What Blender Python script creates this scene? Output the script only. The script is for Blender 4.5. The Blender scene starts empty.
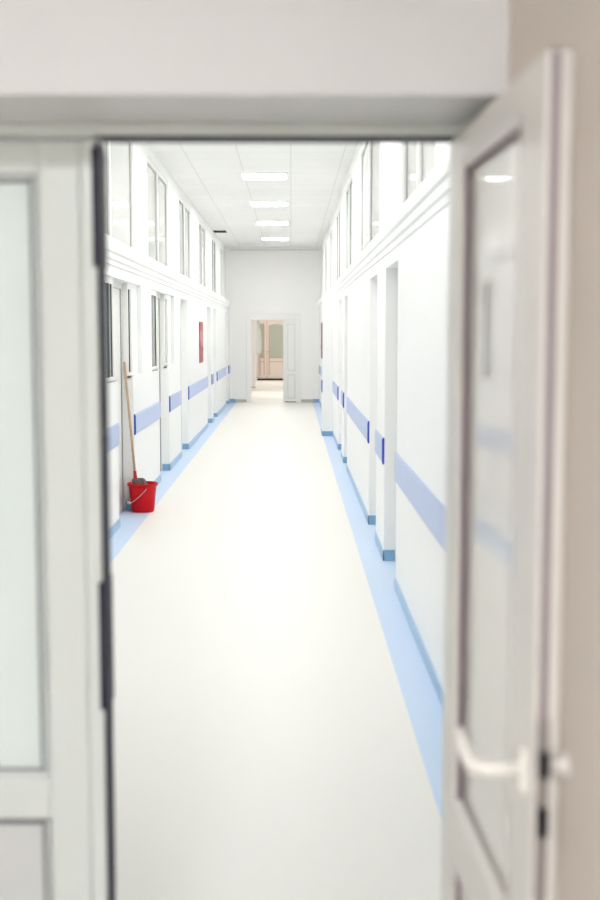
import bpy, bmesh, math, random
from mathutils import Vector, Matrix
random.seed(7)
S = bpy.context.scene
COL = S.collection
R = math.radians

# ------------------------------------------------------------------ helpers
class MB:
    """collects shapes into one mesh"""
    def __init__(self):
        self.bm = bmesh.new()
        self.mi = 0
    def _fin(self, faces):
        for f in faces:
            f.material_index = self.mi
    def box(self, x0, x1, y0, y1, z0, z1):
        if x1 < x0: x0, x1 = x1, x0
        if y1 < y0: y0, y1 = y1, y0
        if z1 < z0: z0, z1 = z1, z0
        v = [self.bm.verts.new(p) for p in ((x0,y0,z0),(x1,y0,z0),(x1,y1,z0),(x0,y1,z0),(x0,y0,z1),(x1,y0,z1),(x1,y1,z1),(x0,y1,z1))]
        fs = [self.bm.faces.new([v[i] for i in q]) for q in ((3,2,1,0),(4,5,6,7),(0,1,5,4),(1,2,6,5),(2,3,7,6),(3,0,4,7))]
        self._fin(fs)
        return self
    def quad(self, *pts):
        self._fin([self.bm.faces.new([self.bm.verts.new(p) for p in pts])])
        return self
    def prism_y(self, prof, y0, y1):
        """closed profile of (x,z) extruded along y"""
        a = [self.bm.verts.new((x, y0, z)) for x, z in prof]
        b = [self.bm.verts.new((x, y1, z)) for x, z in prof]
        n = len(prof)
        fs = [self.bm.faces.new(a), self.bm.faces.new(b[::-1])]
        for i in range(n):
            j = (i+1) % n
            fs.append(self.bm.faces.new((a[j], a[i], b[i], b[j])))
        self._fin(fs)
        bmesh.ops.recalc_face_normals(self.bm, faces=fs)
        return self
    def tube(self, pts, r, n=12, caps=True):
        pts = [Vector(p) for p in pts]
        rs = r if isinstance(r, (list, tuple)) else [r]*len(pts)
        rings = []
        up = None
        for i, p in enumerate(pts):
            d = (pts[min(i+1, len(pts)-1)] - pts[max(i-1, 0)]).normalized()
            if up is None:
                up = Vector((0,0,1)) if abs(d.z) < .9 else Vector((1,0,0))
            s = d.cross(up).normalized()
            up = s.cross(d).normalized()
            rings.append([self.bm.verts.new(p + rs[i]*(math.cos(2*math.pi*k/n)*s + math.sin(2*math.pi*k/n)*up)) for k in range(n)])
        fs = []
        for a, b in zip(rings, rings[1:]):
            for k in range(n):
                fs.append(self.bm.faces.new((a[k], a[(k+1)%n], b[(k+1)%n], b[k])))
        for f in fs: f.smooth = True
        if caps:
            fs.append(self.bm.faces.new(rings[0][::-1])); fs.append(self.bm.faces.new(rings[-1]))
        self._fin(fs)
        bmesh.ops.recalc_face_normals(self.bm, faces=fs)
        return self
    def lathe(self, prof, n=48, c=(0,0)):
        """(radius, z) profile turned about z; open ends are closed on the axis when radius is 0"""
        rings = []
        for r, z in prof:
            if r < 1e-6:
                rings.append([self.bm.verts.new((c[0], c[1], z))])
            else:
                rings.append([self.bm.verts.new((c[0]+r*math.cos(2*math.pi*k/n), c[1]+r*math.sin(2*math.pi*k/n), z)) for k in range(n)])
        fs = []
        for a, b in zip(rings, rings[1:]):
            for k in range(n):
                q = [a[k % len(a)], a[(k+1) % len(a)], b[(k+1) % len(b)], b[k % len(b)]]
                u = []
                for v in q:
                    if v not in u: u.append(v)
                if len(u) > 2:
                    f = self.bm.faces.new(u); f.smooth = True; fs.append(f)
        self._fin(fs)
        bmesh.ops.recalc_face_normals(self.bm, faces=fs)
        return self
    def build(self, name, mats, parent=None, bevel=0.0, loc=None):
        me = bpy.data.meshes.new(name)
        self.bm.to_mesh(me); self.bm.free()
        for m in (mats if isinstance(mats, (list, tuple)) else [mats]):
            me.materials.append(m)
        o = bpy.data.objects.new(name, me)
        COL.objects.link(o)
        if parent: o.parent = parent
        if loc: o.location = loc
        if bevel:
            b = o.modifiers.new('bevel', 'BEVEL'); b.width = bevel; b.segments = 2; b.limit_method = 'ANGLE'
        return o

def tag(o, label=None, cat=None, group=None, kind=None):
    if label: o['label'] = label
    if cat: o['category'] = cat
    if group: o['group'] = group
    if kind: o['kind'] = kind
    return o

def empty(name, loc=(0,0,0), rz=0.0):
    o = bpy.data.objects.new(name, None)
    o.empty_display_size = .1
    COL.objects.link(o); o.location = loc; o.rotation_euler = (0,0,rz)
    return o

def copy_tree(o, parent=None):
    c = o.copy(); COL.objects.link(c)
    if parent: c.parent = parent
    for ch in list(o.children):
        copy_tree(ch, c)
    return c

def lin(r, g, b):
    f = lambda v: v/255/12.92 if v/255 <= .04045 else ((v/255+.055)/1.055)**2.4
    return (f(r), f(g), f(b), 1)

def mat(name, rgb, rough=.5, metal=0.0, bump=0.0, scale=60.0, var=0.0, spec=.5, coat=0.0):
    m = bpy.data.materials.new(name); m.use_nodes = True
    nt = m.node_tree; p = nt.nodes['Principled BSDF']
    c = lin(*rgb)
    p.inputs['Base Color'].default_value = c
    p.inputs['Roughness'].default_value = rough
    p.inputs['Metallic'].default_value = metal
    p.inputs['Specular IOR Level'].default_value = spec
    p.inputs['Coat Weight'].default_value = coat
    if bump or var:
        tc = nt.nodes.new('ShaderNodeTexCoord')
        nz = nt.nodes.new('ShaderNodeTexNoise'); nz.inputs['Scale'].default_value = scale; nz.inputs['Detail'].default_value = 4
        nt.links.new(tc.outputs['Object'], nz.inputs['Vector'])
        if bump:
            b = nt.nodes.new('ShaderNodeBump'); b.inputs['Strength'].default_value = bump; b.inputs['Distance'].default_value = .002
            nt.links.new(nz.outputs['Fac'], b.inputs['Height']); nt.links.new(b.outputs['Normal'], p.inputs['Normal'])
        if var:
            n2 = nt.nodes.new('ShaderNodeTexNoise'); n2.inputs['Scale'].default_value = max(.6, scale*.03); n2.inputs['Detail'].default_value = 5
            nt.links.new(tc.outputs['Object'], n2.inputs['Vector'])
            mx = nt.nodes.new('ShaderNodeMix'); mx.data_type = 'RGBA'
            mx.inputs['A'].default_value = c
            mx.inputs['B'].default_value = tuple(v*(1-var) for v in c[:3]) + (1,)
            nt.links.new(n2.outputs['Fac'], mx.inputs['Factor']); nt.links.new(mx.outputs['Result'], p.inputs['Base Color'])
    return m

def emit(name, rgb, strength):
    m = bpy.data.materials.new(name); m.use_nodes = True
    nt = m.node_tree; nt.nodes.clear()
    e = nt.nodes.new('ShaderNodeEmission'); e.inputs['Color'].default_value = lin(*rgb); e.inputs['Strength'].default_value = strength
    o = nt.nodes.new('ShaderNodeOutputMaterial'); nt.links.new(e.outputs[0], o.inputs[0])
    return m

def clear_glass(name, tint=(250,252,250), ior=1.5):
    m = bpy.data.materials.new(name); m.use_nodes = True
    nt = m.node_tree; nt.nodes.clear()
    t = nt.nodes.new('ShaderNodeBsdfTransparent'); t.inputs[0].default_value = lin(*tint)
    g = nt.nodes.new('ShaderNodeBsdfGlossy'); g.inputs['Roughness'].default_value = .015
    f = nt.nodes.new('ShaderNodeFresnel'); f.inputs['IOR'].default_value = ior
    x = nt.nodes.new('ShaderNodeMixShader'); o = nt.nodes.new('ShaderNodeOutputMaterial')
    nt.links.new(f.outputs[0], x.inputs[0]); nt.links.new(t.outputs[0], x.inputs[1]); nt.links.new(g.outputs[0], x.inputs[2]); nt.links.new(x.outputs[0], o.inputs[0])
    return m

def frosted(name, rgb, fac=.5):
    m = bpy.data.materials.new(name); m.use_nodes = True
    nt = m.node_tree; nt.nodes.clear()
    d = nt.nodes.new('ShaderNodeBsdfPrincipled'); d.inputs['Base Color'].default_value = lin(*rgb); d.inputs['Roughness'].default_value = .35
    t = nt.nodes.new('ShaderNodeBsdfTranslucent'); t.inputs[0].default_value = lin(*rgb)
    x = nt.nodes.new('ShaderNodeMixShader'); x.inputs[0].default_value = fac; o = nt.nodes.new('ShaderNodeOutputMaterial')
    nt.links.new(d.outputs[0], x.inputs[1]); nt.links.new(t.outputs[0], x.inputs[2]); nt.links.new(x.outputs[0], o.inputs[0])
    return m

# ------------------------------------------------------------------ materials
M = {}
M['wall'] = mat('wall_paint_white', (243,244,244), .45, bump=.12, scale=90, var=.015)
M['end'] = mat('wall_paint_end', (246,245,243), .5, bump=.12, scale=90, var=.02)
M['ceil'] = mat('ceiling_paint', (226,225,221), .7)
M['lobby'] = mat('wall_paint_beige', (212,200,189), .55, bump=.15, scale=80, var=.04)
M['header'] = mat('wall_paint_header', (222,221,219), .5, bump=.12, scale=80, var=.03)
M['pvc'] = mat('white_door_profile', (222,226,221), .3, bump=.03, scale=40)
M['pvcwarm'] = mat('warm_white_door_profile', (222,217,210), .3, bump=.03, scale=40)
M['panel'] = mat('door_infill_panel', (214,215,212), .32, bump=.03, scale=40)
M['door'] = mat('ward_door_white', (236,236,233), .35, bump=.03, scale=40)
M['reveal'] = mat('frame_grey_white', (222,223,222), .4)
M['gasket'] = mat('black_rubber', (34,28,48), .6)
M['edge'] = mat('mauve_grey_rubber', (134,118,124), .6)
M['plate'] = mat('dull_lock_plate', (150,142,138), .4, metal=.3)
M['darkmetal'] = mat('dark_lock_metal', (52,46,52), .35, metal=.7)
M['chrome'] = mat('satin_steel', (196,194,190), .25, metal=1)
M['lever'] = mat('white_lever_enamel', (240,236,228), .25)
M['rail'] = mat('wall_guard_pale_blue', (180,195,228), .45, bump=.1, scale=120)
M['cap'] = mat('wall_guard_cap_blue', (34,74,180), .4)
M['skirt'] = mat('blue_skirting_vinyl', (168,198,226), .4, bump=.08, scale=60, var=.05)
M['skirtend'] = mat('blue_skirting_end', (136,178,212), .4, bump=.08, scale=60, var=.05)
M['skirtgrey'] = mat('grey_skirting_stone', (196,194,186), .4, bump=.1, scale=40, var=.12)
M['floor'] = mat('cream_vinyl_floor', (233,231,225), .42, bump=.04, scale=8, var=.02, spec=.3)
M['stripe'] = mat('pale_blue_vinyl_floor', (197,215,238), .42, bump=.04, scale=8, var=.04, spec=.3)
M['lobbyfloor'] = mat('lobby_vinyl_floor', (164,160,154), .35, var=.06, scale=10)
M['red'] = mat('red_bucket_plastic', (198,0,20), .4, bump=.03, scale=50, spec=.25)
M['redsocket'] = mat('red_mop_socket', (176,24,38), .35)
M['wood'] = mat('pale_wood_stick', (206,176,148), .5, bump=.2, scale=120, var=.2)
M['mop'] = mat('grey_brown_mop_yarn', (132,118,112), .95, bump=.6, scale=300, var=.3)
M['cabred'] = mat('fire_cabinet_red', (164,34,62), .35, var=.05)
M['cabpink'] = mat('fire_cabinet_window', (206,110,122), .2)
M['mauve'] = mat('mauve_box', (128,84,104), .4)
M['vent'] = mat('dark_vent', (44,42,50), .6)
M['black'] = mat('dark_gap', (30,24,26), .7)
M['milk'] = mat('milky_window_glass', (232,234,231), .04, spec=.5)
M['milkend'] = mat('milky_end_glass', (240,241,237), .3)
M['wframe'] = mat('window_frame_white', (240,240,237), .35)
M['seam'] = mat('window_gasket_grey', (150,152,152), .6)
M['thin'] = mat('thin_gasket_pale', (176,178,178), .6)
M['teal'] = mat('dark_teal_glass', (66,84,90), .3, spec=.5)
M['palepane'] = mat('pale_grey_glass', (206,210,210), .05, spec=.5)
M['curtain'] = mat('white_curtain_cloth', (242,245,242), .8, bump=.3, scale=200)
M['beige'] = mat('beige_far_door', (226,213,204), .4, bump=.05, scale=30)
M['beigedark'] = mat('beige_door_edge', (182,152,140), .4)
M['green'] = mat('grey_green_glass', (178,182,168), .1, spec=.4)
M['farwall'] = mat('far_hall_paint', (240,239,236), .5)
M['farfloor'] = mat('far_hall_floor', (240,238,233), .35)
M['milkdoor'] = mat('milky_door_glass', (226,223,217), .03, spec=.5)
M['frost'] = frosted('frosted_door_glass', (248,252,250), .55)
M['lamp'] = emit('lamp_diffuser', (255,253,250), 35.5)
M['filllobby'] = emit('lobby_fill_diffuser', (246,250,255), 142)
M['lampfar'] = emit('far_lamp_diffuser', (255,251,248), 46)

# ceiling: faint tile joints
def tile_mat():
    m = mat('ceiling_tiles', (226,225,221), .7)
    nt = m.node_tree; p = nt.nodes['Principled BSDF']
    tc = nt.nodes.new('ShaderNodeTexCoord'); b = nt.nodes.new('ShaderNodeTexBrick')
    b.offset = 0; b.inputs['Scale'].default_value = 1; b.inputs['Brick Width'].default_value = .6; b.inputs['Row Height'].default_value = .6
    b.inputs['Mortar Size'].default_value = .006
    b.inputs['Color1'].default_value = lin(243,243,241); b.inputs['Color2'].default_value = lin(241,241,239); b.inputs['Mortar'].default_value = lin(222,222,220)
    nt.links.new(tc.outputs['Object'], b.inputs['Vector']); nt.links.new(b.outputs['Color'], p.inputs['Base Color'])
    return m
M['ceil'] = tile_mat()

def struct(o, label=None):
    return tag(o, label, kind='structure')

# ------------------------------------------------------------------ dimensions
XL, XLR, XLU = -1.465, -1.555, -1.55       # left wall: face, niche face, upper face
XR, XRR, XRU = .675, .76, .72              # right wall
Y0, YE = 2.46, 28.7                        # corridor start and end wall
ZC = 3.68
ZN = 2.11                                  # top of niches

# floor: cream field with blue borders, the far hall and the lobby
fl = MB()
fl.mi = 0; fl.box(XL+.165, XR-.165, 2.46, YE, -.1, 0)
fl.mi = 1; fl.box(-1.75, XL+.165, 2.46, YE, -.1, 0); fl.box(XR-.165, .95, 2.46, YE, -.1, 0)
fl.mi = 2; fl.box(-2.3, .95, -2.6, 2.46, -.1, 0)
fl.mi = 3; fl.box(-1.6, .6, YE, 42.4, -.1, 0)
struct(fl.build('floor', [M['floor'], M['stripe'], M['lobbyfloor'], M['farfloor']]), 'cream corridor floor with pale blue borders along both walls')

c = MB(); c.box(-1.9, 1.1, 2.3, YE+.2, ZC, ZC+.1)
struct(c.build('ceiling', M['ceil']), 'white tiled corridor ceiling with square light panels')

# ------------------------------------------------------------------ left wall
segL = [(2.46,10.14),(11.15,13.36),(14.39,15.97),(17.07,21.07),(22.1,22.65),(23.65,27.0),(28.0,YE)]
nicL = [(10.14,11.15),(13.36,14.39),(15.97,17.07),(21.07,22.1),(22.65,23.65),(27.0,28.0)]
segR = [(2.46,7.63),(8.62,9.45),(10.28,14.40),(15.21,16.0),(17.0,YE)]
nicR = [(7.63,8.62),(9.45,10.28),(14.40,15.21),(16.0,17.0)]
sideL = {0: ('far', 9.5), 1: ('both', 11.83, 12.68), 2: ('near', 15.15)}   # glazed sidelights beside the first two doors

w = MB()
T = -1.80
# pieces of full height, with the sidelight openings cut out
def fullL(a, b): w.box(T, XL, a, b, 0, 2.2)
def parapetL(a, b):
    w.box(T, XL, a, b, 0, 1.25); w.box(T, XL, a, b, ZN, 2.2)
fullL(2.46, 9.5); parapetL(9.5, 10.14)
parapetL(11.15, 11.83); fullL(11.83, 12.68); parapetL(12.68, 13.36)
parapetL(14.39, 15.15); w.box(T, -1.505, 11.42, 11.83, 1.25, ZN); w.box(T, -1.505, 14.75, 15.15, 1.25, ZN); fullL(15.15, 15.97)
for a, b in segL[3:]: fullL(a, b)
for a, b in nicL: w.box(T, XL, a, b, ZN, 2.2)
w.box(T-.08, T, 2.46, YE, 0, ZC)                       # back of the wall
# upper storey with clerestory openings
winL = [(5.6,7.9),(9.05,12.05),(13.2,15.4),(16.9,18.8),(20.5,22.2),(23.9,25.2),(26.5,27.6)]
ZW0, ZW1 = 2.43, 3.56
w.box(T, XLU, 2.46, YE, 2.2, ZW0); w.box(T, XLU, 2.46, YE, ZW1, ZC)
prev = 2.46
for a, b in winL:
    w.box(T, XLU, prev, a, ZW0, ZW1); prev = b
w.box(T, XLU, prev, YE, ZW0, ZW1)
struct(w.build('wall_left', M['wall']), 'white corridor wall with door niches and windows above')

w = MB(); T2 = 1.0
for a, b in segR: w.box(XR, T2, a, b, 0, 2.2)
for a, b in nicR: w.box(XR, T2, a, b, ZN, 2.2)
w.box(T2, T2+.08, 2.46, YE, 0, ZC)
winR = [(6.1,7.95),(9.9,12.9),(14.4,16.4),(17.8,19.8),(21.2,23.0),(24.4,25.8),(26.8,27.8)]
w.box(XRU, T2, 2.46, YE, 2.2, ZW0); w.box(XRU, T2, 2.46, YE, ZW1, ZC)
prev = 2.46
for a, b in winR:
    w.box(XRU, T2, prev, a, ZW0, ZW1); prev = b
w.box(XRU, T2, prev, YE, ZW0, ZW1)
w.box(.505, XR, 19.24, 19.86, 0, 2.2)                  # pier standing out of the wall
struct(w.build('wall_right', M['wall']), 'white corridor wall with shallow door niches and a pier')

# cornices
prof = [(0,2.2),(.008,2.203),(.012,2.235),(.022,2.25),(.026,2.29),(.038,2.305),(.042,2.335),(.042,2.375),(.03,2.385),(-.1,2.39),(-.1,2.2)]
o = MB().prism_y([(XL+x, z) for x, z in prof], 2.46, YE-.001).build('trim_1', M['wall']); struct(o, 'white moulded cornice along the wall with the bucket')
o = MB().prism_y([(XR-x, z) for x, z in prof], 2.46, YE-.001).build('trim_2', M['wall']); struct(o, 'white moulded cornice along the wall opposite the bucket')

# ------------------------------------------------------------------ skirting
def skirt(name, segs, X, s, XN, label, extra=()):
    b = MB(); t = .008; h = .078
    for a, e in segs:
        b.box(X, X+s*t, a-(t if a > 2.5 else 0), e, 0, h)
        if a > 2.5:
            b.mi = 1; b.box(X+s*t, XN+s*.005, a-t, a, 0, h); b.mi = 0       # end piece facing the niche
        if e < YE-.1:
            b.mi = 1; b.box(X+s*t, XN+s*.005, e, e+t, 0, h); b.mi = 0
    b.mi = 1
    for q in extra: b.box(*q)
    struct(b.build(name, [M['skirt'], M['skirtend']]), label)
skirt('baseboard_left', segL, XL, 1, XLR, 'blue vinyl skirting stepping round the niches beside the bucket')
skirt('baseboard_right', segR, XR, -1, XRR, 'blue vinyl skirting stepping round the niches opposite the bucket',
      extra=[(.505,XR,19.232,19.24,0,.078),(.497,.505,19.232,19.86,0,.078)])

# ------------------------------------------------------------------ end wall with its doorway
DX0, DX1, DZ = -1.0, .17, 2.02
w = MB()
w.box(-1.9, DX0, YE, YE+.18, 0, ZC); w.box(DX1, 1.1, YE, YE+.18, 0, ZC); w.box(DX0, DX1, YE, YE+.18, DZ, ZC)
struct(w.build('wall_end', M['end']), 'pale end wall around the double doorway')
b = MB(); b.box(XL, XL+.13, YE-.008, YE, 0, .08); b.box(XR-.15, XR, YE-.008, YE, 0, .08)
b.mi = 1; b.box(XL+.13, DX0-.07, YE-.01, YE, 0, .07); b.box(DX1+.07, XR-.15, YE-.01, YE, 0, .07)
struct(b.build('baseboard_end', [M['skirtend'], M['skirtgrey']]), 'skirting of the end wall, blue corners and grey stone')
b = MB(); b.box(XL+.03, XR-.01, YE-.02, YE, 3.595, 3.625)
struct(b.build('trim_3', M['reveal']), 'thin trim line high on the end wall')

d = empty('door_1', (0, YE, 0)); struct(d, 'white double door frame in the end wall, one leaf closed')
f = MB()
f.box(DX0-.06, DX0+.05, -.025, .12, 0, DZ+.1); f.box(DX1-.05, DX1+.06, -.025, .12, 0, DZ+.1); f.box(DX0+.05, DX1-.05, -.025, .12, DZ-.06, DZ+.1)
f.box(-.19, -.145, -.02, .12, 0, DZ-.06)
f.build('frame', M['wframe'], d, bevel=.006)
l = MB()
l.box(-.145, -.075, 0, .05, .02, DZ-.06); l.box(.09, .12, 0, .05, .02, DZ-.06); l.box(-.075, .09, 0, .05, DZ-.16, DZ-.06)
l.box(-.075, .09, 0, .05, .66, .76); l.box(-.075, .09, 0, .05, .02, .1)
l.build('leaf', M['wframe'], d, bevel=.004)
MB().box(-.075, .09, .02, .03, .76, DZ-.16).build('pane', M['milkend'], d)
MB().box(-.075, .09, .018, .034, .1, .66).build('infill_panel', M['wframe'], d)
g = MB()
for (a, e) in ((.1,.66), (.76, DZ-.16)):
    g.box(-.079, -.073, -.002, .02, a, e); g.box(.088, .094, -.002, .02, a, e); g.box(-.079, .094, -.002, .02, a-.003, a+.004); g.box(-.079, .094, -.002, .02, e-.004, e+.003)
g.build('glazing_bead', M['thin'], d)
MB().box(-.145, .12, -.004, .05, 0, .02).build('threshold_seal', M['mauve'], d)

# ------------------------------------------------------------------ far hall beyond the doorway
w = MB()
w.box(-1.6, -1.42, YE+.18, 36, 0, 3.1); w.box(-1.6, -1.06, 36, 36.3, 0, 3.1); w.box(-1.6, -1.42, 36.3, 42.4, 0, 3.1)
struct(w.build('wall_far_left', M['farwall']), 'white wall of the far hall with a projecting corner')
w = MB(); w.box(.45, .6, YE+.18, 42.4, 0, 3.1); struct(w.build('wall_far_right', M['farwall']), 'white wall of the far hall opposite the corner')
w = MB(); w.box(-1.6, .6, 42.2, 42.4, 0, 3.1); struct(w.build('wall_far_end', M['farwall']), 'back wall of the far hall behind the beige door')
w = MB(); w.box(-1.6, .6, YE+.18, 42.4, 3.1, 3.2); struct(w.build('ceiling_far', M['farwall']), 'ceiling of the far hall')
b = MB(); b.box(-1.30, -1.06, 35.99, 36, 0, .05); struct(b.build('baseboard_far', M['skirtgrey']), 'grey skirting on the corner in the far hall')

d = empty('door_2', (0, 42.08, 0)); struct(d, 'beige double door with grey green glass at the end of the far hall')
f = MB(); f.box(-1.18, .30, .06, .12, 2.1, 2.25); f.box(-1.18, -1.12, .06, .12, 0.06, 2.1); f.box(-.90, -.835, .06, .12, .06, 2.1); f.box(.25,.30,.06,.12,.06,2.1)
f.build('frame', M['beige'], d)
for x0, x1 in ((-1.12, -.90), (-.835, -.20), (-.19, .25)):
    l = MB(); s = .07 if x1-x0 > .3 else .04
    l.box(x0, x0+s, .05, .1, .07, 2.09); l.box(x1-s, x1, .05, .1, .07, 2.09); l.box(x0+s, x1-s, .05, .1, 1.98, 2.09); l.box(x0+s, x1-s, .05, .1, .66, .79); l.box(x0+s, x1-s, .05, .1, .07, .18)
    if x1-x0 > .3:      # arched head of the glass
        n = 8; xa, xb = x0+s, x1-s
        for k in range(n):
            u0, u1 = k/n, (k+1)/n
            z = lambda u: 1.98 - .12*(1-math.sin(math.pi*(.15+.7*u)))**1.3 - .02
            a, e = xa+(xb-xa)*u0, xa+(xb-xa)*u1
            l.quad((a,.055,z(u0)), (e,.055,z(u1)), (e,.055,1.985), (a,.055,1.985))
    lf = l.build('leaf', M['beige'], d)
    MB().box(x0+s, x1-s, .07, .08, .79, 1.985).build('pane', M['green'], lf)
    MB().box(x0+s, x1-s, .068, .085, .18, .66).build('infill_panel', M['beige'], lf)
    g = MB()
    g.box(x0+s-.012, x0+s+.012, .04, .07, .18, 1.93); g.box(x1-s-.012, x1-s+.012, .04, .07, .18, 1.93); g.box(x0+s+.012, x1-s-.012, .04, .07, .775, .80); g.box(x0+s+.012, x1-s-.012, .04, .07, .64, .66); g.box(x0-.012, x0+.002, .04, .06, .07, 2.09)
    g.build('glazing_bead', M['beigedark'], lf)
MB().box(-1.18, .30, .03, .12, 0.0, .06).build('kick_plate', M['black'], d)
MB().tube([(-.86,.05,1.0),(-.86,-.01,1.0),(-.78,-.01,1.0)], .011).build('handle', M['beigedark'], d)

# a curtain hanging in the far hall
cb = MB(); n = 40; m_ = 14
vs = []
for j in range(m_+1):
    v = j/m_; row = []
    z = 2.0 - v*.98
    wd = .06 + .09*math.sin(math.pi*min(1, v*.62+.05))
    for i in range(n+1):
        u = i/n
        row.append((-1.055 + .02 + wd*u, 36.25 + .02*math.sin(u*22) + .12*u, z))
    vs.append(row)
grid = [[cb.bm.verts.new(p) for p in row] for row in vs]
for j in range(m_):
    for i in range(n):
        ff = cb.bm.faces.new((grid[j][i], grid[j][i+1], grid[j+1][i+1], grid[j+1][i])); ff.smooth = True
cu = cb.build('curtain', M['curtain'])
sm = cu.modifiers.new('thick', 'SOLIDIFY'); sm.thickness = .006
tag(cu, 'white curtain hanging at the corner beyond the end doorway', 'curtain')

# ------------------------------------------------------------------ clerestory windows
wi = [1]
ORD = ['first','second','third','fourth','fifth','sixth','seventh']
def clerestory(X, s, a, b, label):
    """s=-1: pane lies at smaller x than the wall face"""
    wn = empty('window_%d' % wi[0], (X, (a+b)/2, ZW0)); wi[0] += 1
    struct(wn, label)
    L = (b-a)/2; H = ZW1-ZW0
    f = MB(); d0, d1 = s*.008, s*.09; t = .055
    f.box(d0, d1, -L, -L+t, 0, H); f.box(d0, d1, L-t, L, 0, H); f.box(d0, d1, -L+t, L-t, 0, t); f.box(d0, d1, -L+t, L-t, H-t, H)
    f.box(d0, d1, -.04, .04, t, H-t)
    f.build('frame', M['wframe'], wn, bevel=.004)
    for p0, p1 in ((-L+t, -.04), (.04, L-t)):
        MB().box(s*.034, s*.05, p0, p1, t, H-t).build('pane', M['milk'], wn)
        g = MB(); q = .005
        g.box(s*.026, s*.034, p0, p0+q, t, H-t); g.box(s*.026, s*.034, p1-q, p1, t, H-t); g.box(s*.026, s*.034, p0+q, p1-q, H-t-q, H-t); g.box(s*.026, s*.034, p0+q, p1-q, t, t+q)
        g.build('gasket', M['thin'], wn)
for k, (a, b) in enumerate(winL):
    clerestory(XLU, -1, a, b, 'high two-pane window above the cornice on the bucket wall, %s from the entrance' % ORD[k])
for k, (a, b) in enumerate(winR):
    clerestory(XRU, 1, a, b, 'high two-pane window above the cornice opposite the bucket, %s from the entrance' % ORD[k])

# sidelights beside the first two doors on the bucket wall
def sidelight(a, b, X, label, near, dark=True):
    wn = empty('window_%d' % wi[0], (X, a, 1.25)); wi[0] += 1
    struct(wn, label)
    L = b-a; H = ZN-1.25; t = .035
    f = MB()
    f.box(-.05, 0, 0, t, 0, H); f.box(-.05, 0, L-t, L, 0, H); f.box(-.05, 0, t, L-t, H-.055, H); f.box(-.05, 0, t, L-t, 0, t)
    z1 = H-.055
    if near:
        cut = .27 if dark else L*.55
        MB().box(-.03, -.02, t, cut, t, z1).build('pane', M['palepane'], wn)
        MB().box(-.03, -.02, cut+.008, L-t, t, z1).build('pane', M['palepane'], wn)
        MB().box(-.03 if dark else -.02, -.002 if dark else -.012, cut, cut+.008, t, z1).build('mullion', M['teal'] if dark else M['seam'], wn)
        MB().box(-.02, -.011, L-t-.006, L-t, t, z1).build('gasket', M['vent'], wn)
        if dark: MB().box(-.02, -.012, cut+.04, cut+.15, z1-.12, z1-.001).build('blind', M['teal'], wn)
    else:
        cut = .17 if dark else .10
        MB().box(-.03, -.02, t, cut, t, z1).build('pane', M['palepane'], wn)
        MB().box(-.03, -.02, cut+.008, L-t, t, z1).build('pane', M['palepane'], wn)
        MB().box(-.02, -.008, cut, cut+.008, t, z1).build('mullion', M['vent'] if dark else M['teal'], wn)
    f.build('frame', M['wframe'], wn, bevel=.003)
    MB().box(-.02, .02, -.0, L, -.02, 0).build('sill', M['wframe'], wn)
sidelight(9.62, 10.14, -1.487, 'dark side window before the first door, near the mop', True)
sidelight(12.74, 13.36, -1.48, 'grey side window before the second door past the bucket', True, False)
sidelight(11.15, 11.42, -1.505, 'narrow side window just past the mop handle', False)
sidelight(14.39, 14.75, -1.505, 'narrow side window just past the second door', False, False)

# ------------------------------------------------------------------ doors in the niches
dn = [3]
def niche_door(a, b, XF, s, label, glazed=False):
    """s=+1: door looks towards +x"""
    d = empty('door_%d' % dn[0], (XF, a, 0)); dn[0] += 1
    struct(d, label)
    L = b-a; t = .06; back = -s*.1
    f = MB()
    f.box(back, 0, 0, t, 0, ZN); f.box(back, 0, L-t, L, 0, ZN); f.box(back, 0, t, L-t, ZN-.06, ZN)
    f.build('frame', M['reveal'], d, bevel=.004)
    l0, l1 = -s*.06, -s*.014
    MB().box(l0, l1, t+.004, L-t-.004, .008, ZN-.064).build('leaf', M['door'], d, bevel=.003)
    g = MB(); g.box(-s*.055, -s*.004, L-t-.003, L-t+.003, .0, ZN-.06); g.box(-s*.055, -s*.004, t-.003, t+.003, .0, ZN-.06)
    g.build('gap_seal', M['seam'], d)
    h = MB(); hy = t+.07
    h.tube([(-s*.014,hy,1.03),(s*.03,hy,1.03),(s*.036,hy+.012,1.03),(s*.036,hy+.1,1.03)], .009)
    h.box(-s*.014, -s*.006, hy-.02, hy+.02, .93, 1.08)
    h.build('handle', M['chrome'], d)
desc = ['white door in the niche behind the mop and bucket', 'second white niche door past the bucket', 'third white niche door past the bucket',
        'white niche door past the red cabinet', 'white niche door after the short wall stub past the red cabinet', 'last white niche door before the end wall, bucket side']
for (a, b), t in zip(nicL, desc): niche_door(a, b, XLR, 1, t)
desc = ['first white niche door opposite the bucket', 'second white niche door opposite the bucket', 'third white niche door opposite the bucket', 'fourth white niche door, before the projecting pier']
for (a, b), t in zip(nicR, desc): niche_door(a, b, XRR, -1, t)

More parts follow.
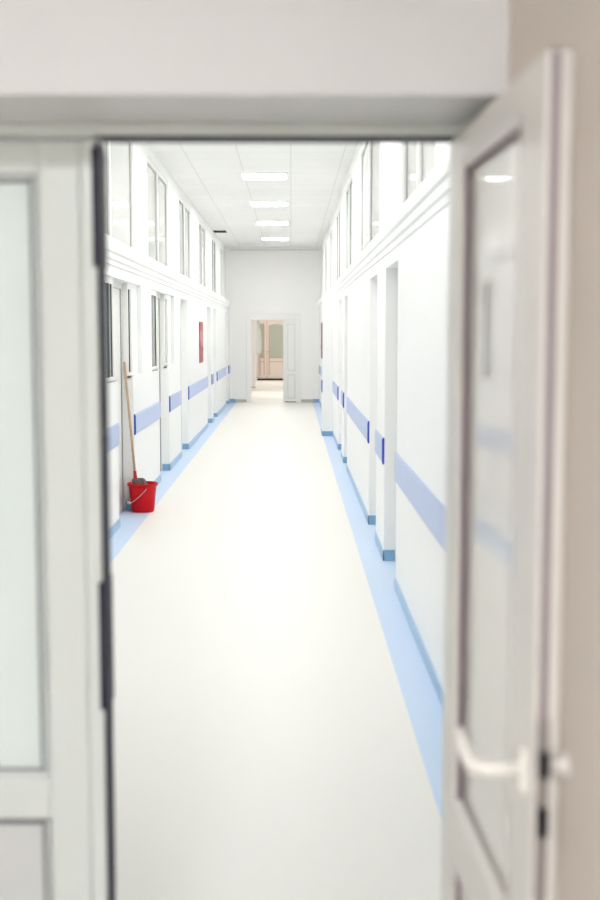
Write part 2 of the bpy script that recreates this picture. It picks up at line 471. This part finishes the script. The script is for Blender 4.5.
# ------------------------------------------------------------------ wall guards
def guard(X, s, a, b, label, zlo=.705, zhi=.892, caps=(True, True)):
    g = empty('wall_guard', (X, a, zlo))
    tag(g, label, 'wall guard', 'pale blue wall guards along the corridor')
    h = zhi-zlo; L = b-a
    p = MB(); th = .012
    prof = [(0,0),(s*th*.6,0),(s*th,.02),(s*th,h-.02),(s*th*.6,h),(0,h)]
    p.prism_y(prof, .02 if caps[0] else 0, L-(.02 if caps[1] else 0)).build('panel', M['rail'], g)
    for k, (y0, y1) in enumerate(((0,.02), (L-.02, L))):
        if caps[k]:
            q = MB(); e = .017
            q.prism_y([(0,-.003),(s*e*.7,-.003),(s*e,.018),(s*e,h-.018),(s*e*.7,h+.003),(0,h+.003)], y0, y1)
            q.build('end_cap', M['cap'], g)
    return g
guard(XL, 1, 3.2, 10.135, 'pale blue guard strip nearer than the red bucket, cut by the dark door edge', caps=(True, False))
guard(XL, 1, 11.17, 13.355, 'pale blue guard strip with dark end cap directly above and behind the red bucket', caps=(True, False))
guard(XL, 1, 14.41, 15.965, 'short pale blue guard strip between the second and third niches past the bucket', caps=(True, False))
guard(XL, 1, 17.09, 21.06, 'long pale blue guard strip below the red fire cabinet', caps=(True, False))
guard(XL, 1, 22.12, 22.6, 'tiny blue guard strip on the wall stub just past the red cabinet')
guard(XL, 1, 23.67, 26.98, 'farthest long pale blue guard strip on the red cabinet side, near the end wall', caps=(True, False))
guard(XL, 1, 28.02, YE-.03, 'stub of blue guard in the corner of the end wall on the red cabinet side')
guard(XR, -1, 3.0, 7.62, 'large pale blue guard strip just beside the open glass door', caps=(True, False))
guard(XR, -1, 8.64, 9.44, 'short blue guard strip first past the wall niche opposite the bucket', caps=(True, False))
guard(XR, -1, 10.30, 14.39, 'long pale blue guard strip second past the niche opposite the bucket', caps=(True, False))
guard(XR, -1, 15.23, 15.98, 'short blue guard strip between two niches before the projecting pier', caps=(True, False))
guard(XR, -1, 17.02, 19.2, 'pale blue guard strip running up to the projecting pier', caps=(True, False))
guard(.505, -1, 19.26, 19.84, 'tiny dark capped guard on the side of the projecting pier', caps=(True, False))
guard(XR, -1, 21.5, YE-.6, 'faint far guard strip between the pier and the end wall', caps=(False, True))
gd = empty('wall_guard', (-1.27, 36, .72)); tag(gd, 'single dark blue guard end on the wall corner beyond the end doorway', 'wall guard', 'pale blue wall guards along the corridor')
MB().box(.0, .05, -.03, 0, 0, .19).build('end_cap', M['cap'], gd, bevel=.006)

# ------------------------------------------------------------------ fire cabinets
def cabinet(name, loc, s, W, Hh, m1, m2, label):
    c_ = empty(name, loc); tag(c_, label, 'cabinet')
    MB().box(0, s*.010, 0, W, 0, Hh).build('body', m1, c_, bevel=.004)
    dd = MB().box(s*.010, s*.015, .02, W-.02, .02, Hh-.02).build('door', m1, c_, bevel=.003)
    MB().box(s*.015, s*.0165, .12, W-.12, Hh*.42, Hh*.8).build('pane', m2, dd)
    MB().box(s*.015, s*.02, W-.09, W-.05, Hh*.28, Hh*.36).build('latch', M['chrome'], dd)
cabinet('fire_hose_cabinet', (XL, 19.22, 1.17), 1, .70, .66, M['cabred'], M['cabpink'], 'red fire cabinet on the wall above the long blue guard')
cabinet('fire_hose_cabinet', (.505, 19.3, 1.24), -1, .5, .58, M['mauve'], M['cabpink'], 'thin dark mauve cabinet on the side of the projecting pier')

# ------------------------------------------------------------------ ceiling lights, vent
def ceiling_light(x, y, z, m, label, group='square ceiling light panels along the corridor'):
    t = empty('ceiling_light', (x, y, z)); tag(t, label, 'ceiling light', group)
    f = MB(); q = .30
    f.box(-q,q,-q,-q+.02,-.02,0); f.box(-q,q,q-.02,q,-.02,0); f.box(-q,-q+.02,-q+.02,q-.02,-.02,0); f.box(q-.02,q,-q+.02,q-.02,-.02,0)
    f.build('frame', M['wframe'], t)
    MB().box(-q+.02, q-.02, -q+.02, q-.02, -.014, 0).build('diffuser', m, t)
ys = [5.6, 9.0, 12.4, 15.8, 19.15, 22.45, 26.1]
labs = ['square ceiling light just inside the corridor entrance, out of view above', 'square ceiling light second from the corridor entrance, out of view above', 'square ceiling light third from the corridor entrance, out of view above',
        'largest and nearest lit ceiling panel in view, level with the second high window', 'second lit ceiling panel in view, counted from the doorway', 'third lit ceiling panel in view, level with the dark vent', 'smallest lit ceiling panel, closest to the end wall']
for y, t in zip(ys, labs): ceiling_light(-.34, y, ZC, M['lamp'], t)
v = empty('ceiling_vent', (-1.42, 24.4, ZC)); tag(v, 'small dark rectangular vent in the ceiling by the high windows', 'vent')
MB().box(-.125, .115, -.18, .18, -.006, 0).build('backing', M['vent'], v)
f = MB(); f.box(-.13,.12,-.19,-.175,-.012,0); f.box(-.13,.12,.175,.19,-.012,0); f.box(-.13,-.118,-.175,.175,-.012,0); f.box(.108,.12,-.175,.175,-.012,0)
f.build('frame', M['vent'], v)
f = MB()
for k in range(5): f.box(-.118, .108, -.14+k*.068, -.132+k*.068, -.011, -.006)
f.build('louvre', M['vent'], v)
ceiling_light(-.4, 32.5, 3.1, M['lampfar'], 'lit ceiling panel in the far hall, hidden above the end doorway', 'far hall ceiling lights')
ceiling_light(-.4, 39.5, 3.1, M['lampfar'], 'lit ceiling panel above the beige far door, hidden by the end wall', 'far hall ceiling lights')

# ------------------------------------------------------------------ bucket
bx, by = -1.377, 11.06
bk = empty('bucket', (bx, by, 0)); tag(bk, 'red plastic bucket holding a mop on the floor by the wall', 'bucket'); bk.scale = (.95, .95, 1)
MB().lathe([(0,.006),(.1,.006),(.104,0),(.108,.004),(.112,.02),(.126,.16),(.1345,.238),(.1345,.241),(.146,.243),(.149,.25),(.149,.262),(.146,.268),(.139,.268),(.134,.262),(.131,.236),(.122,.15),(.107,.016),(0,.014)], 56).build('body', M['red'], bk)
ang = R(-66)
ax = Vector((math.cos(ang), math.sin(ang), 0)); side = Vector((-abs(math.sin(ang)), -abs(math.cos(ang)), 0)).normalized()
side = Vector((ax.y, -ax.x, 0))
if side.x > 0: side = -side
zt = .236
for s in (1, -1):
    p = ax*s
    e = MB(); e.tube([p*.13 + Vector((0,0,zt)), p*.158 + Vector((0,0,zt))], [.016,.013], 14)
    e.build('ear', M['red'], bk)
pts = []
for k in range(33):
    t = math.pi*k/32
    pts.append(ax*.154*math.cos(t) + side*(.142*math.sin(t)) + Vector((0,0,zt-.150*math.sin(t))))
ha = MB().tube(pts, .0042, 8).build('handle', M['chrome'], bk)
MB().tube(pts[13:20], [.007,.012,.012,.012,.012,.012,.007], 12).build('grip', M['lever'], ha)

# ------------------------------------------------------------------ mop
mp = empty('mop', (-1.40, 11.06, .27)); tag(mp, 'mop with pale wooden stick and red socket standing in the red bucket', 'mop')
o = Vector((-1.40, 11.06, .27))
base = Vector((-1.442, 11.06, .292)) - o
top = Vector((-1.538, 11.10, 1.385)) - o
dirv = (top-base).normalized()
a0 = base + dirv*.075
MB().tube([a0, a0+(top-a0)*.5, top-dirv*.006, top], [.0115,.0115,.0112,.007], 14).build('stick', M['wood'], mp)
MB().tube([base-dirv*.015, base+dirv*.005, base+dirv*.03, base+dirv*.085, base+dirv*.088], [.022,.022,.0165,.0145,.011], 16).build('socket', M['redsocket'], mp)
# yarn strands arching from the socket and flopping into the bucket
st = MB()
cx = Vector((bx-.03, by-.01, 0)) - o
for k in range(84):
    th = 2*math.pi*k/84*3 + random.uniform(-.2,.2)
    rr = random.uniform(.03, .088)
    tgt = Vector((cx.x + rr*math.cos(th), cx.y + rr*math.sin(th), 0))
    s0 = base + Vector((random.uniform(-.014,.014), random.uniform(-.014,.014), random.uniform(-.02,.006)))
    pk = .014*random.uniform(.2,1.2)
    P = []
    for i in range(10):
        u = i/9
        x = s0.x + (tgt.x-s0.x)*min(1, u*1.25); y = s0.y + (tgt.y-s0.y)*min(1, u*1.25)
        z = s0.z + pk*math.sin(math.pi*min(1,u*1.1))*.7 - .13*max(0,(u-.5))**1.3*2
        P.append((x, y, z))
    st.tube(P, random.uniform(.0055,.0085), 6)
st.build('yarn_head', M['mop'], mp)

# ------------------------------------------------------------------ partition between lobby and corridor
SOF = 2.055
w = MB()
w.box(-2.3, 1.1, 2.1, 2.46, SOF, ZC); w.box(-2.3, -1.16, 2.1, 2.46, 0, SOF); w.box(.372, 1.1, 2.1, 2.46, 0, SOF)
struct(w.build('wall_front', M['header']), 'pale wall above and around the near doorway')
w = MB(); w.box(.372, .6, -2.6, 2.1, 0, 3.0); struct(w.build('wall_lobby_right', M['lobby']), 'beige wall beside the open glass door')
w = MB(); w.box(-2.4, -2.3, -2.6, 2.1, 0, 3.0); struct(w.build('wall_lobby_left', M['header']), 'beige wall of the lobby on the closed leaf side')
w = MB(); w.box(-2.4, .6, -2.7, -2.6, 0, 3.0); struct(w.build('wall_lobby_back', M['header']), 'beige wall behind the viewer')
w = MB(); w.box(-2.4, .6, -2.7, 2.1, 3.0, 3.1); struct(w.build('ceiling_lobby', M['header']), 'lobby ceiling')
ceiling_light(-.62, -1.45, 3.0, M['filllobby'], 'added square fill light on the lobby ceiling, unseen above the viewer', 'added lobby fill light')  # unseen panel added to light the lobby side of the doors

# frame of the near doorway
fr = empty('trim_4', (0, 2.38, 0)); struct(fr, 'white frame around the near double doorway')
f = MB()
f.box(-1.16, .371, 0, .075, 2.032, SOF); f.box(.318, .371, 0, .075, 0, 2.032); f.box(-1.16, -1.12, 0, .075, 0, 2.032)
f.build('frame', M['pvc'], fr, bevel=.004)
MB().box(-.375, .318, .004, .07, 2.028, 2.032).build('gasket', M['gasket'], fr)

# closed leaf
dl = empty('door_%d' % dn[0], (-.375, 2.40, 0)); dn[0] += 1
struct(dl, 'closed white door leaf with frosted glass beside the opening')
f = MB()
W = .735
f.box(-.122, -.040, 0, .058, .01, 2.026)       # lock stile
f.box(-W, -W+.1, 0, .058, .01, 2.026)
f.box(-W+.1, -.122, 0, .058, 1.963, 2.026)
f.box(-W+.1, -.122, 0, .058, .648, .734)
f.box(-W+.1, -.122, 0, .058, .01, .11)
f.build('stile_frame', M['pvc'], dl, bevel=.005)
MB().box(-.038, -.006, -.012, .058, .01, 2.026).build('cover_strip', M['pvc'], dl, bevel=.006)
def beads(x0, x1, z0, z1, y=0.0, depth=.03, wd=.014, m=None, parent=None, yd=1):
    """sloped glazing bead around an opening, facing -y when yd = 1"""
    b = MB()
    for (P, Q) in (((x0,z0),(x1,z0)), ((x1,z0),(x1,z1)), ((x1,z1),(x0,z1)), ((x0,z1),(x0,z0))):
        cxm, czm = (x0+x1)/2, (z0+z1)/2
        def inn(p): return (p[0] + (wd if p[0] < cxm else -wd), p[1] + (wd if p[1] < czm else -wd))
        p2, q2 = inn(P), inn(Q)
        b.quad((P[0], y, P[1]), (Q[0], y, Q[1]), (q2[0], y+yd*depth, q2[1]), (p2[0], y+yd*depth, p2[1]))
    bmesh.ops.recalc_face_normals(b.bm, faces=b.bm.faces[:])
    return b.build('glazing_bead', m, parent)
beads(-W+.1, -.122, .734, 1.963, .0, .022, .012, M['reveal'], dl)
beads(-W+.1, -.122, .11, .648, .0, .022, .012, M['reveal'], dl)
MB().box(-W+.1, -.122, .024, .034, .734, 1.963).build('pane', M['frost'], dl)
MB().box(-W+.1, -.122, .024, .04, .11, .648).build('infill_panel', M['panel'], dl)
g = MB()
for z0, z1 in ((.734,1.963), (.11,.648)):
    g.box(-.1445, -.139, .018, .026, z0+.01, z1-.01); g.box(-W+.11, -.139, .018, .026, z1-.018, z1-.0115); g.box(-W+.11, -.139, .018, .026, z0+.0115, z0+.017)
g.build('pane_seal', M['seam'], dl)
g = MB(); g.box(-.006, 0, -.008, .066, .0, 2.024)
g.build('gasket', M['gasket'], dl)
g = MB(); g.box(-.014, .002, -.014, .07, .885, 1.15); g.box(-.014, .002, -.014, .07, 1.78, 2.01)
g.build('strike_plate', M['gasket'], dl)

# open leaf
L = .754; TH = .036
do = empty('door_%d' % dn[0], (.309, 2.36, 0), math.atan2(-.9994, .034)); dn[0] += 1
struct(do, 'open white door leaf with milky glass and a curved white lever')
f = MB(); s0, s1 = .11, L-.15
f.box(0, s0, 0, TH, .03, 2.02); f.box(s1, L, 0, TH, .03, 2.02)
f.box(s0, s1, 0, TH, 1.966, 2.02); f.box(s0, s1, 0, TH, .62, .745); f.box(s0, s1, 0, TH, .03, .15)
f.build('stile_frame', M['pvcwarm'], do, bevel=.004)
beads(s0, s1, .745, 1.966, 0, .012, .014, M['pvcwarm'], do)
beads(s0, s1, .15, .62, 0, .012, .014, M['pvcwarm'], do)
MB().box(s0, s1, .018, .024, .745, 1.966).build('pane', M['milkdoor'], do)
MB().box(s0, s1, .014, .034, .15, .62).build('infill_panel', M['pvcwarm'], do)
g = MB()
for z0, z1 in ((.745,1.966), (.15,.62)):
    g.box(s0+.013, s0+.019, .006, .015, z0+.012, z1-.012); g.box(s0+.02, s1-.014, .008, .015, z1-.02, z1-.014)
g.build('pane_seal', M['edge'], do)
g = MB(); g.box(L-.002, L+.001, .007, .018, .03, 2.018)
g.build('edge_gasket', M['edge'], do)
g = MB(); g.box(L, L+.003, .004, .021, .86, 1.12)
lk = g.build('lock_plate', M['plate'], do)
g = MB(); g.box(L+.003, L+.012, .006, .02, 1.04, 1.075)
g.build('latch', M['darkmetal'], lk)
g = MB(); g.box(L+.003, L+.009, .006, .02, .955, .995)
g.build('bolt', M['darkmetal'], lk)
def lever(sy, reach, name):
    y0 = 0 if sy < 0 else TH
    b = MB(); x = L-.055; z = 1.03
    b.box(x-.015, x+.015, y0, y0+sy*.009, 1.0, 1.06)
    b.tube([(x,y0,z),(x,y0+sy*reach*.75,z),(x-.012,y0+sy*reach*.97,z),(x-.035,y0+sy*reach*1.02,z+.002),(x-.08,y0+sy*reach,z+.004),(x-.145,y0+sy*reach*.93,z+.006),(x-.15,y0+sy*reach*.92,z+.006)],
           [.0105,.0105,.0115,.0115,.011,.01,.007] if sy < 0 else [.006]*7, 14)
    b.build('handle', M['lever'], do)
lever(-1, .072, 'inner')
ds = empty('door_stop', (.372, 1.57, 1.068)); tag(ds, 'small round pale door stop on the beige wall beside the edge of the open door', 'door stop')
q = MB(); q.tube([(0,0,0),(-.006,0,0),(-.008,0,0)], [.017,.017,.012], 20); q.build('plate', M['pvcwarm'], ds)
q = MB(); q.tube([(-.008,0,0),(-.014,0,0),(-.018,0,0)], [.009,.010,.007], 16); q.build('bumper', M['pvcwarm'], ds)
hg = MB()
for z in (.3, 1.75): hg.tube([(-.008, TH*.5, z), (-.008, TH*.5, z+.1)], .009, 12)
hg.build('hinge', M['lever'], do)

# ------------------------------------------------------------------ world, camera
wd = bpy.data.worlds.new('world'); S.world = wd; wd.use_nodes = True
wd.node_tree.nodes['Background'].inputs[0].default_value = (1,1,1,1)
wd.node_tree.nodes['Background'].inputs[1].default_value = .3

cam = bpy.data.cameras.new('camera'); co = bpy.data.objects.new('camera', cam); COL.objects.link(co)
F = 1200.0
cam.sensor_fit = 'VERTICAL'; cam.sensor_height = 36; cam.lens = F*36/900
cam.clip_start = .05; cam.clip_end = 200
th = math.atan(117/F); yaw = math.atan(9/math.hypot(F, 117))
co.location = (0, 0, 1.65)
co.rotation_euler = (math.pi/2 - th, 0, -yaw)
cam.dof.use_dof = True; cam.dof.focus_distance = 14.0; cam.dof.aperture_fstop = 2.4
S.camera = co
S.view_settings.view_transform = 'Standard'; S.view_settings.look = 'None'; S.view_settings.gamma = 1
S.view_settings.use_curve_mapping = False; S.view_settings.exposure = 0.0
S.cycles.max_bounces = 16; S.cycles.diffuse_bounces = 8; S.cycles.glossy_bounces = 6; S.cycles.transparent_max_bounces = 16
